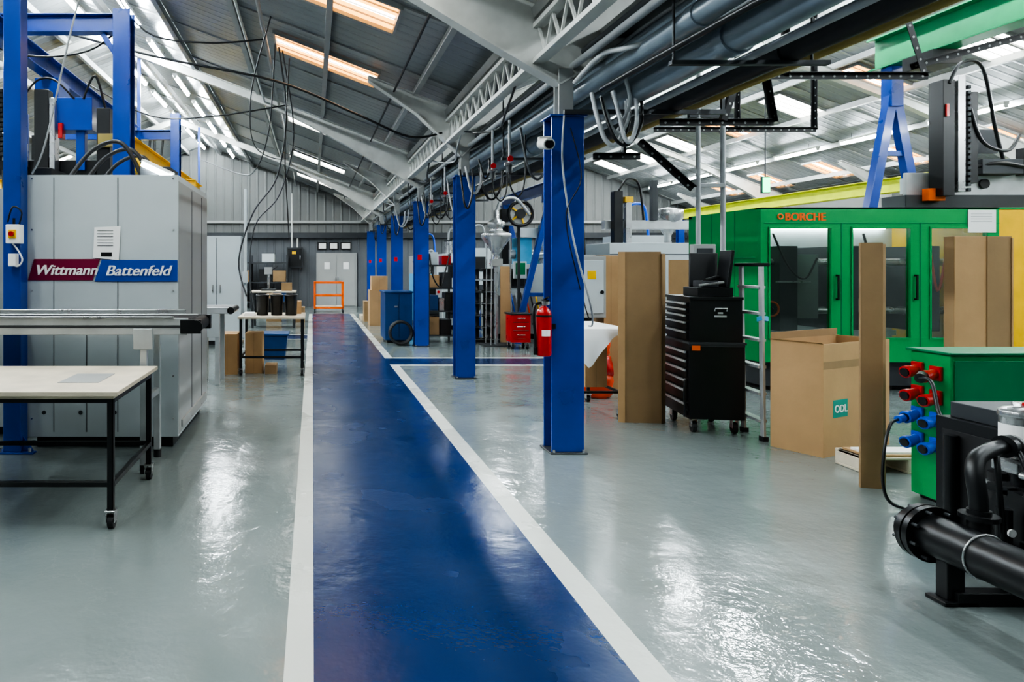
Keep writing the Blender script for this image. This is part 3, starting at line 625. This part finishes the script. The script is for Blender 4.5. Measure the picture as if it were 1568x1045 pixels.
def aux(name,x,y,w,d,h,m,seed):
    rnd=random.Random(seed); o=O(name,.005)
    o.box(x,x+w,y,y+d,.1,h,m); o.box(x+.03,x+w-.03,y+.03,y+d-.03,0,.1,BLACK)
    o.box(x+.06,x+w-.06,y-.006,y,h*.15,h*.5,DARK); 
    for i in range(5): o.box(x+.08,x+w-.08,y-.012,y-.006,h*.2+i*h*.055,h*.215+i*h*.055,BLACK)
    o.box(x+w*.2,x+w*.65,y-.012,y,h*.68,h*.88,BLACK); o.cyl((x+w*.8,y-.02,h*.78),(x+w*.8,y,h*.78),.03,RED)
    o.cyl((x+w*.3,y+d/2,h),(x+w*.3,y+d/2,h+.3),.09,STEEL); o.cyl((x+w*.3,y+d/2,h+.3),(x+w*.3,y+d/2,h+.34),.11,DARK)
    o.tube([(x+w*.3,y+d/2,h+.34),(x+w*.35,y+d/2,h+.6),(x+w*.7,y+d/2,h+.6),(x+w*.8,y+d/2,h)],.025,rnd.choice([PIPE2,BLACK,BLUEP]))
    return o.done()
aux('temperature_controller',2.45,15.0,.4,.7,1.2,MACH,1)
aux('material_dryer',3.1,16.2,.7,.8,1.8,MACH,2)
aux('material_dryer',4.2,18.6,.8,.9,2.0,MACH,3)
aux('temperature_controller',2.6,17.6,.5,.7,1.3,LCY,4)
aux('material_dryer',2.9,19.6,.9,.9,1.8,MACHD,5)
aux('material_dryer',6.0,13.2,.9,.9,2.1,MACH,6)
aux('temperature_controller',4.4,11.7,.45,.5,1.7,MACHD,7)
o=O('injection_moulding_machine',.006); o.box(5.05,7.3,11.6,12.6,.12,1.9,MACH); o.box(5.1,7.2,11.7,12.5,0,.12,BLACK); o.box(5.3,6.0,11.59,11.6,.9,1.6,DARK); o.box(5.05,7.3,11.59,11.6,1.7,1.71,DARK); o.box(6.1,7.2,11.59,11.6,.9,1.6,DARK)
o.cyl((5.5,12.1,1.9),(5.5,12.1,2.2),.12,STEEL); o.lathe((6.3,12.1,1.9),[(.06,0),(.06,.15),(.25,.45),(.25,.6),(0,.65)],STEEL); o.box(5.1,7.4,11.9,12.05,2.15,2.3,ALU); o.box(5.2,5.35,11.75,11.9,1.9,2.8,BLACK)
o.box(5.4,5.5,11.75,11.85,1.9,2.6,STEEL); o.box(5.38,5.52,11.73,11.87,2.6,2.7,YEL); o.tube([(5.25,11.7,2.8),(5.4,11.7,3.0),(5.6,11.7,2.9),(5.7,11.75,2.3)],.02,BLACK); o.box(5.9,6.0,11.85,11.95,2.3,3.0,DARK); o.done()
o=O('control_cabinet'); o.box(3.12,3.42,7.95,8.4,.9,1.62,MACHD); o.box(3.15,3.39,7.94,7.95,.95,1.57,MACH); o.cyl((3.37,7.93,1.2),(3.37,7.94,1.2),.02,BLACK); o.box(3.22,3.32,8.1,8.25,.0,.9,DARK); o.box(3.12,3.42,8.0,8.35,0,.02,DARK); o.box(3.2,3.3,7.935,7.94,1.35,1.45,YEL); o.done()
carton('cardboard_box',3.46,3.63,8.1,8.4,1.63)[0].done()
o=O('orange_bag_pile',0)
k=0
for (x,y,z,dx,dy,dz) in ((3.85,8.75,.14,.5,.4,.3),(4.25,8.75,.14,.5,.4,.3),(3.98,8.75,.38,.55,.4,.28),(4.12,8.75,.60,.55,.4,.26),(4.0,8.75,.82,.55,.4,.26),(4.1,8.78,1.03,.52,.4,.26),(4.05,8.8,1.2,.4,.3,.2)):
    o.lump((x,y,z),(dx,dy,dz),REDB if k%3 else RED,.2,k); k+=1
o.done()
o=O('orange_bag_pile',0); o.lump((3.25,7.8,.14),(.34,.2,.28),REDB,.2,21); o.lump((3.27,7.8,.36),(.3,.2,.24),RED,.2,22); o.lump((3.25,7.8,.55),(.26,.18,.2),REDB,.2,23); o.done()
o=O('folded_cardboard_sheet',0); o.box(4.45,4.75,8.5,8.53,0,1.58,CARD2); o.box(4.75,4.78,8.5,8.75,0,1.58,CARD); o.done()
o=O('draped_table')
o.box(2.62,3.09,6.72,7.6,.85,.88,BLACK)
for xx in (2.66,3.05):
    for yy in (6.76,7.55): o.box(xx-.015,xx+.015,yy-.015,yy+.015,.09,.85,BLACK); o.castor(xx,yy,.09,.035)
for yy in(6.76,7.55): o.box(2.66,3.05,yy-.012,yy+.012,.24,.265,BLACK)
for xx in(2.66,3.05): o.box(xx-.012,xx+.012,6.76,7.55,.24,.265,BLACK)
n=12; vs=[];fs=[]
xe=[2.56+.56*i/n for i in range(n+1)]
dr=[.20,.27,.33,.38,.36,.29,.21,.15,.10,.07,.05,.04,.03]
for x,d in zip(xe,dr):
    for q in ((x,7.62,.888),(x,6.9,.89),(x,6.70,.885),(x,6.685+.01*math.sin(x*30),.885-d*.5),(x,6.68+.02*math.sin(x*30),.885-d)): vs.append(q)
for i in range(n):
    for j in range(4): a=i*5+j; fs.append((a,a+1,a+6,a+5))
o.add(vs,fs,PAPER,True); o.done()
carton('cardboard_box',2.78,3.0,6.95,7.4,.42,z=.268,mat=CARD)[0].done()
# ---------------------------------------------------------------- tall folded cardboard sheets
def vsheet(name,x,y,w1,a1,w2,a2,h,mat=CARD,mat2=CARD2,lean=0):
    o=O(name,0); t=.008
    for w,a,m in((w1,a1,mat),(w2,a2,mat2)):
        dx,dy=w*math.cos(a),w*math.sin(a); nx,ny=-math.sin(a)*t,math.cos(a)*t
        o.prism([(x,y,0),(x+dx,y+dy,0),(x+dx,y+dy+lean,h),(x,y+lean,h)],(nx,ny,0),m)
    return o.done()
vsheet('folded_cardboard_sheet',3.0,6.55,.33,-.1,.06,2.8,1.64,CARD2,CARD)
vsheet('folded_cardboard_sheet',3.325,6.50,.07,.6,.02,.6,1.62,CARD2)
vsheet('folded_cardboard_sheet',3.72,4.62,.12,-.25,.03,1.2,1.66,CARD2,CARD2)
vsheet('folded_cardboard_sheet',3.836,4.59,.04,.5,.03,.35,1.65,CARD)
o=O('tall_cardboard_box',.002); o.box(5.64,6.15,6.0,6.1,0,1.765,CARD2); o.box(5.64,5.92,5.994,6.0,0,1.765,CARD); o.box(6.14,6.155,5.99,6.0,0,1.75,CARD); o.box(5.918,5.922,5.985,5.995,0,1.765,CARD2); o.done()
ang=math.atan2(.17,.36)
c0=V((3.99,5.33)); u=V((math.cos(ang),math.sin(ang))); w=V((-u.y,u.x)); cc=c0+u*.475+w*.2
o,a,b=carton('cardboard_box',cc.x-.475,cc.x+.475,cc.y-.2,cc.y+.2,.89,ang,open_=True)
o.box(-a,a,b-.008,b,.89,.95,CARD2)
o.add([(-a,-b,.89),(-a,b,.89),(-a-.02,b,.90),(-a-.02,-b,.90)],[(0,1,2,3)],CARD)
o.box(-a+.02,a-.02,-b+.02,b-.02,.62,.64,BRK)
o.box(-a+.13,-a+.33,-b-.002,-b,.30,.44,TEALP)
o.box(-a,-a+.8,-b-.001,-b,.69,.75,CARD2)
p=o.T@V((-a+.145,-b-.004,.34)); o.text('ODL',p,.085,PAPER,0,ang,.002)
o.done()
# ---------------------------------------------------------------- tool cabinet
o=O('tool_cabinet',.004)
rot=math.radians(-9)
o.T=Matrix.Translation((3.38,6.12,0))@Matrix.Rotation(rot,4,'Z')
o.box(0,.46,0,.62,.13,.80,BLACK); o.box(.01,.44,.01,.60,.82,1.2,BLACK); o.box(-.01,.47,-.01,.63,.80,.82,DARK); o.box(0,.45,0,.61,1.2,1.225,BLACK)
z=.16
for h in (.12,.12,.09,.09,.08,.08):
    o.box(-.015,0,.03,.59,z,z+h-.012,BLACK); o.box(-.03,-.015,.04,.58,z+h-.035,z+h-.016,ALU); z+=h+.002
z=.84
for h in (.085,.085,.06,.055,.05): o.box(-.012,.01,.04,.58,z,z+h-.01,BLACK); o.box(-.026,-.01,.05,.57,z+h-.03,z+h-.014,ALU); z+=h+.002
for xx in (.06,.40):
    for yy in (.06,.55): o.castor(xx,yy,.13,.05)
# carry handle
o.tube([(.21,.0,1.10),(.21,-.015,1.125),(.31,-.015,1.125),(.31,.0,1.10)],.006,ALU,8,1); o.box(.21,.31,0,.012,1.045,1.06,ALU); o.box(.24,.28,0,.012,1.075,1.09,ALU)
o.tube([(0,.02,.2),(-.05,-.02,.3),(-.04,-.02,.5),(-.04,0,.15)],.01,BLACK)
o.box(.0,.46,-.004,0,.78,.80,DARK); o.box(.02,.09,-.006,0,.745,.79,ORA)
o.done()
o=O('open_tool_case'); o.T=Matrix.Translation((3.50,6.2,1.227))@Matrix.Rotation(rot,4,'Z')
o.box(0,.3,0,.35,0,.08,BLACK); 
o.obox((.27,.05,.08),(.31,.05,.42),.03,.24,BLACK,(0,1,0),0,.1) ; o.prism([(.05,.33,.08),(.3,.33,.08),(.32,.38,.4),(.07,.38,.4)],(0,.025,0),BLACK)
o.box(.05,.2,.05,.25,.08,.14,DARK); o.cyl((.1,.1,.14),(.25,.2,.17),.02,RUBB); o.obox((.02,.02,.1),(.22,.0,.13),.03,.02,STEEL)
o.done()
o=O('step_ladder',.002)
for dx in (0,.13):
    o.obox((3.87+dx*.35,5.86+dx*2.6,.03),(3.93+dx*.3,5.98+dx*2.6,1.5),.022,.05,ALU,(0,1,0)); o.box(3.85+dx*.35,3.90+dx*.35,5.83+dx*2.6,5.89+dx*2.6,0,.04,RUBB)
for i in range(6):
    t=(i+.6)/6.4; p=V((3.87,5.86,.03)).lerp(V((3.93,5.98,1.5)),t); o.obox(p,p+V((.04,.34,0)),.07,.025,ALU)
o.obox((3.925,5.95,1.02),(3.93,5.96,1.06),.06,.07,LCY,(0,1,0)); o.box(3.91,3.99,5.95,6.33,1.5,1.53,BLACK)
o.done()
# ---------------------------------------------------------------- green moulding machine
o=O('injection_moulding_machine',.006)
x0,y0,y1,zt=5.32,8.1,9.65,2.2; wins=[(5.43,6.15),(6.41,7.09),(7.34,8.0)]; zb,z0,z1=.36,.65,1.95
xe_=8.15
for a,b in ((x0,5.43),(6.15,6.41),(7.09,7.34),(8.0,xe_)): o.box(a,b,y0,y0+.05,z0,z1,GREEN)
o.box(x0,xe_,y0,y0+.05,z1,zt,GREEN); o.box(x0,xe_,y0,y0+.05,zb,z0,GREEN)
o.box(x0,x0+.05,y0+.05,y1,zb,zt,GREEN); o.box(x0+.05,9.6,y1-.05,y1,zb,zt,MACH); o.box(x0+.05,9.6,y0+.05,y1,zb,zb+.04,INT)
o.box(x0,9.6,y1-.08,y1,zt-.04,zt,GREEN); o.box(x0,9.6,y0,y0+.12,zt-.02,zt+.0,GREEN)
o.box(5.5,8.0,y1-.12,y1-.06,2.02,2.06,TUBE2)  # glowing strip added inside the enclosure to brighten the windows
for yy in (8.6,9.1): o.box(x0-.004,x0,yy-.004,yy+.004,zb,zt,GREEND)
o.box(x0-.006,x0,8.2,9.55,1.6,1.61,GREEND)
for a,b in wins:
    o.box(a,b,y0+.02,y0+.028,z0,z1,GLASS)
    for (p,q,r,s) in ((a-.02,a,z0-.02,z1+.02),(b,b+.02,z0-.02,z1+.02)): o.box(p,q,y0-.012,y0,r,s,GREEN)
    o.box(a,b,y0-.012,y0,z1,z1+.02,GREEN); o.box(a,b,y0-.012,y0,z0-.02,z0,GREEN)
for xx in (6.28,7.215): o.box(xx-.006,xx+.006,y0-.005,y0,zb,z1+.06,GREEND)
o.box(5.36,xe_,y0-.006,y0,z1+.06,z1+.068,GREEND)
for xx in (6.22,7.15): o.box(xx-.01,xx+.01,y0-.04,y0-.025,1.1,1.4,BLACK); o.box(xx-.01,xx+.01,y0-.03,y0,1.1,1.12,BLACK); o.box(xx-.01,xx+.01,y0-.03,y0,1.38,1.4,BLACK)
o.box(xe_,9.6,y0,y1-.05,zb,zt-.03,YEL); o.box(8.5,9.3,y0-.01,y0,.7,1.6,DARK)
o.box(x0+.1,9.5,y0+.12,y1-.1,.06,zb,DARK)
for xx in (5.6,7.0,8.4,9.3):
    for yy in (8.35,9.4): o.cyl((xx,yy,0),(xx,yy,.06),.07,BLACK)
for zz in (.95,1.55):
    for yy in (8.55,9.1): o.cyl((5.5,yy,zz),(8.1,yy,zz),.045,STEEL)
for xx in (5.75,6.6,7.5): o.box(xx,xx+.22,8.4,9.3,.7,1.75,DARK)
o.box(5.97,6.3,8.5,9.2,.85,1.65,INT); o.box(5.45,5.75,8.6,9.2,.42,.8,STEEL); o.ring((5.58,8.3,.98),.09,.012,ORA)
o.tube([(5.6,8.3,1.9),(5.75,8.25,1.5),(5.95,8.25,1.35),(6.1,8.25,1.6)],.012,BLACK); o.tube([(6.7,8.3,1.9),(6.85,8.3,1.3),(6.95,8.3,.9)],.014,BLACK); o.tube([(7.45,8.25,1.8),(7.6,8.3,1.2),(7.7,8.3,1.6)],.014,REDB)
for i in range(6): o.box(6.72+i*.05,6.745+i*.05,8.36,8.4,.75,1.1,STEEL)
o.box(5.7,6.1,8.35,8.4,1.3,1.32,STEEL); o.box(6.5,7.1,8.3,8.36,.66,.72,ALU)
o.box(7.77,8.1,y0-.014,y0-.006,1.9,2.17,PAPER)
for i in range(4): o.box(7.8,8.05,y0-.016,y0-.014,2.12-.03*i,2.125-.03*i,PURL)
o.text('BORCHE',(5.60,y0-.004,2.045),.13,ORA,0,0,.010,.95)
o.ring((5.55,y0-.004,2.09),.028,.009,ORA)
o.done()
o=O('linear_robot')
o.box(7.5,10.0,8.5,8.72,2.42,2.62,MACH); o.box(7.35,10.0,8.45,8.5,2.38,2.66,ALU); o.box(7.3,10.1,8.4,8.76,2.2,2.38,DARK); 
o.box(7.58,7.72,8.2,8.4,2.35,3.75,BLACK); o.box(7.76,7.85,8.2,8.32,2.4,3.8,STEEL); o.box(7.9,8.0,8.2,8.35,2.5,3.6,BLACK)
for i in range(20): o.box(7.86,7.9,8.18,8.24,2.4+i*.065,2.44+i*.065,DARK)
o.box(8.1,8.6,8.25,8.45,2.62,2.8,DARK); o.tube([(7.65,8.2,3.7),(7.8,8.2,3.95),(8.1,8.25,3.9),(8.3,8.3,3.2),(8.4,8.3,2.8)],.02,BLACK); o.box(7.5,7.7,8.3,8.4,2.3,2.45,ORA)
o.tube([(7.9,8.2,3.4),(8.05,8.2,3.0),(8.4,8.25,2.9),(8.6,8.3,3.1)],.02,BLACK); o.box(8.7,9.2,8.3,8.45,2.62,2.95,BLACK); o.box(7.6,7.64,8.18,8.2,3.3,3.45,RED)
o.cyl((8.3,8.42,2.52),(8.3,8.45,2.52),.06,BLACK); o.box(8.1,8.5,8.46,8.48,2.9,3.2,DARK); o.tube([(8.0,8.3,2.7),(8.3,8.25,2.75),(8.7,8.25,2.7),(9.2,8.3,2.75)],.025,BLACK)
o.done()
o=O('lifting_gantry')
for yy in (10.3,):
    o.box(8.66,8.84,yy-.1,yy+.1,3.9,4.5,BLUE)
    for x in (8.38,9.12): o.obox((8.75,yy,4.2),(x,yy,2.2),.13,.13,BLUE,(0,1,0)); o.obox((x,yy,2.2),(x-.1 if x<8.7 else x+.1,yy,0.02),.13,.13,BLUE,(0,1,0)); o.box(x-.25,x+.25,yy-.15,yy+.15,0,.02,BLUE)
    o.obox((8.55,yy,3.2),(8.97,yy,3.2),.08,.08,BLUE)
    o.obox((8.4,yy,2.3),(9.1,yy,2.3),.08,.08,BLUE)
o.ibeam((8.75,6.6,4.75),(8.75,10.6,4.75),.3,.5,GREEND,t=.03); o.box(8.55,8.95,9.4,9.9,4.3,4.5,BLACK); o.done()
o=O('yellow_crane_beam'); o.ibeam((10.4,11.4,2.95),(10.4,19.5,2.95),.2,.26,LIME)
for yy in(11.6,15.5,19.3): o.ibeam((10.4,yy,0),(10.4,yy,2.82),.16,.16,BLUE,(0,1,0))
o.done()
o=O('exit_sign'); o.box(8.2,8.32,12.4,12.43,2.85,3.12,LEDG); o.box(8.18,8.34,12.43,12.47,2.83,3.14,DARK); o.cyl((8.26,12.45,3.14),(8.26,12.45,5.6),.012,DARK,6); o.done()
o=O('conduit_pole'); o.cyl((3.90,6.9,0),(3.90,6.9,4.25),.022,PIPE2,10); o.cyl((4.18,6.95,0),(4.18,6.95,4.35),.025,PIPE2,10)
o.box(3.8,4.25,6.88,6.92,3.0,3.04,DARK); o.box(3.8,4.02,6.8,6.88,1.35,1.72,MACHD); o.box(3.83,3.99,6.79,6.8,1.5,1.68,DARK); o.box(3.84,3.95,6.8,6.88,1.2,1.33,DARK)
for i in range(4): o.tube([(3.82+i*.05,6.84,1.2),(3.8+i*.05,6.8,1.0),(3.84+i*.04,6.84,.7)],.01,BLACK)
for xx in(3.9,4.18): o.cyl((xx,6.93,0),(xx,6.93,.012),.07,DARK,12)
o.box(3.9,4.18,6.9,6.94,2.3,2.34,PIPE2); o.done()
# ---------------------------------------------------------------- right foreground: green power cabinet
o=O('power_distribution_cabinet',.006)
o.box(3.91,4.9,4.18,4.46,.03,.955,GREEN); o.box(3.89,4.93,4.16,4.48,.955,.972,GREEND); o.box(3.95,4.85,4.2,4.44,0,.03,BLACK)
o.box(3.93,4.88,4.172,4.18,.05,.92,GREEND)
def plug(y,z,m):
    o.box(3.89,3.91,y-.04,y+.04,z-.045,z+.045,m); o.cyl((3.90,y,z),(3.82,y-.02,z-.015),.030,m,16); o.cyl((3.835,y-.015,z-.014),(3.80,y-.022,z-.018),.038,m,16); o.cyl((3.801,y-.022,z-.018),(3.79,y-.024,z-.02),.027,BLACK,14)
for y,z in ((4.40,.84),(4.27,.83),(4.40,.69),(4.27,.68)): plug(y,z,RED)
for y,z in ((4.40,.55),(4.27,.54),(4.40,.39),(4.27,.38)): plug(y,z,BLUEP)
o.cyl((3.80,4.38,.53),(3.74,4.36,.52),.024,BLUEP,12); o.cyl((3.8,4.25,.82),(3.74,4.2,.81),.03,BLACK)
o.done()
cable([(3.74,4.36,.52),(3.64,4.3,.50),(3.56,4.25,.35),(3.53,4.22,.14),(3.58,4.2,.03),(3.72,4.1,.02),(3.85,3.95,.06)],.009,BLACK,'power_cable')
cable([(3.74,4.2,.81),(3.72,4.1,.8),(3.68,4.0,.62),(3.66,3.85,.5),(3.66,3.72,.45)],.011,BLACK,'power_cable')
# pump unit with big flanged pipe
o=O('water_pump_unit',.003)
px,pz=2.84,.27
o.cyl((px,1.6,pz),(px,3.12,pz),.092,BLACK,36)
for yy,rr in ((3.12,.128),(3.155,.128),(2.35,.128),(2.39,.128)): o.cyl((px,yy,pz),(px,yy+.027,pz),rr,BLACK,36)
for i in range(8):
    a=i*math.pi/4+.3; o.cyl((px+.11*math.cos(a),3.09,pz+.11*math.sin(a)),(px+.11*math.cos(a),3.21,pz+.11*math.sin(a)),.009,DARK,6)
o.cyl((px,3.18,pz),(px,3.22,pz),.10,BLACK,30)
o.ring((px,2.88,pz),.095,.005,STEEL)
o.box(px-.06,px+.09,3.0,3.1,.0,.02,BLACK); o.box(px-.03,px+.05,3.02,3.08,.02,.19,BLACK)
o.box(px+.0,4.2,3.0,3.06,0.0,.06,BLACK); o.box(3.35,4.2,3.0,3.75,0,.06,BLACK)
o.cyl((px+.09,3.0,pz+.05),(px+.09,3.0,pz+.16),.042,BLACK,24); o.cyl((px+.09,3.0,pz+.12),(px+.09,3.0,pz+.14),.07,BLACK,24)
o.tube([(px+.09,3.0,pz+.14),(px+.085,3.0,pz+.22),(px+.09,3.02,pz+.31),(px+.13,3.05,pz+.37),(px+.22,3.08,pz+.40),(px+.34,3.12,pz+.41)],.033,BLACK,16)
o.cyl((px+.30,3.10,pz+.41),(px+.33,3.11,pz+.41),.05,BLACK,20); o.cyl((px+.34,3.11,pz+.41),(px+.36,3.12,pz+.41),.05,STEEL,20)
o.box(3.36,4.2,3.24,3.68,.06,.70,BLACK); o.box(3.40,4.15,3.27,3.64,.70,.78,DARK); o.box(3.355,3.362,3.28,3.64,.12,.64,RUBB)
o.cyl((3.33,3.56,.1),(3.33,3.56,.62),.03,BLACK); o.cyl((3.33,3.32,.1),(3.33,3.32,.5),.035,RUBB); o.cyl((3.295,3.32,.22),(3.29,3.32,.22),.014,PAPER)
for z in (.16,.3,.44): o.box(3.29,3.36,3.28,3.36,z,z+.015,STEEL)
o.cyl((3.2,3.12,.36),(3.85,3.12,.36),.11,BLACK,30)
for i in range(9): o.cyl((3.24+i*.06,3.12,.36),(3.26+i*.06,3.12,.36),.125,BLACK,30)
o.lathe((3.28,3.16,.66),[(0,-.05),(.05,-.05),(.066,0),(.074,.03),(.074,.14),(.08,.145),(.08,.17),(.06,.185),(.03,.19),(.03,.21),(0,.21)],STEEL,28)
o.lathe((3.28,3.16,.66),[(.0755,.04),(.0755,.11),],PAPER,28); o.cyl((3.25,3.08,.815),(3.25,3.07,.815),.018,RED); o.box(3.24,3.33,3.1,3.12,.862,.878,RED)
o.cyl((3.28,3.16,.46),(3.28,3.16,.61),.035,BLACK); o.box(3.2,3.36,3.1,3.22,.55,.60,STEEL); o.box(3.2,3.5,3.14,3.24,.44,.48,BLACK)
for i in range(4):
    x=3.22+i*.05; o.tube([(x,3.18,.70),(x-.05,3.06,.66),(x-.05,3.0,.5),(x-.01,2.99,.34),(x+.05,3.05,.2)],.011,BLACK,8)
o.tube([(3.12,3.12,.68),(3.06,3.05,.62),(3.05,3.02,.4),(3.12,3.05,.15),(3.3,3.05,.08)],.012,BLACK,8)
for i in range(4): o.cyl((3.18+i*.05,3.06,.56-.03*i),(3.18+i*.05,3.0,.56-.03*i),.016,STEEL,12)
o.cyl((3.14,3.1,.06),(3.14,3.1,.4),.03,BLACK); o.cyl((3.14,3.068,.3),(3.14,3.06,.3),.018,PAPER)
o.box(3.3,3.9,2.3,2.9,.0,.6,BLACK)
o.done()
o=O('wooden_pallet'); pallet(o,3.98,4.7,4.92,5.2); o.done()
o=O('cardboard_offcut',0); o.box(4.0,4.6,4.93,5.15,.121,.135,CARD); o.box(4.02,4.5,4.95,5.1,.135,.15,PAPER); o.done()
# ---------------------------------------------------------------- world, camera
w=bpy.data.worlds.new('world'); bpy.context.scene.world=w; w.use_nodes=True
w.node_tree.nodes['Background'].inputs[0].default_value=(.6,.7,.8,1); w.node_tree.nodes['Background'].inputs[1].default_value=.4
cam=bpy.data.cameras.new('camera'); co=bpy.data.objects.new('camera',cam); bpy.context.scene.collection.objects.link(co)
cam.lens=24; cam.sensor_width=36; cam.shift_x=.195; cam.shift_y=-.073; cam.clip_start=.05
co.location=(0,0,1.5); co.rotation_euler=(math.pi/2,0,0)
sc=bpy.context.scene; sc.camera=co
sc.view_settings.view_transform='AgX'
try: sc.view_settings.look='AgX - High Contrast'
except Exception: pass
sc.view_settings.exposure=.72
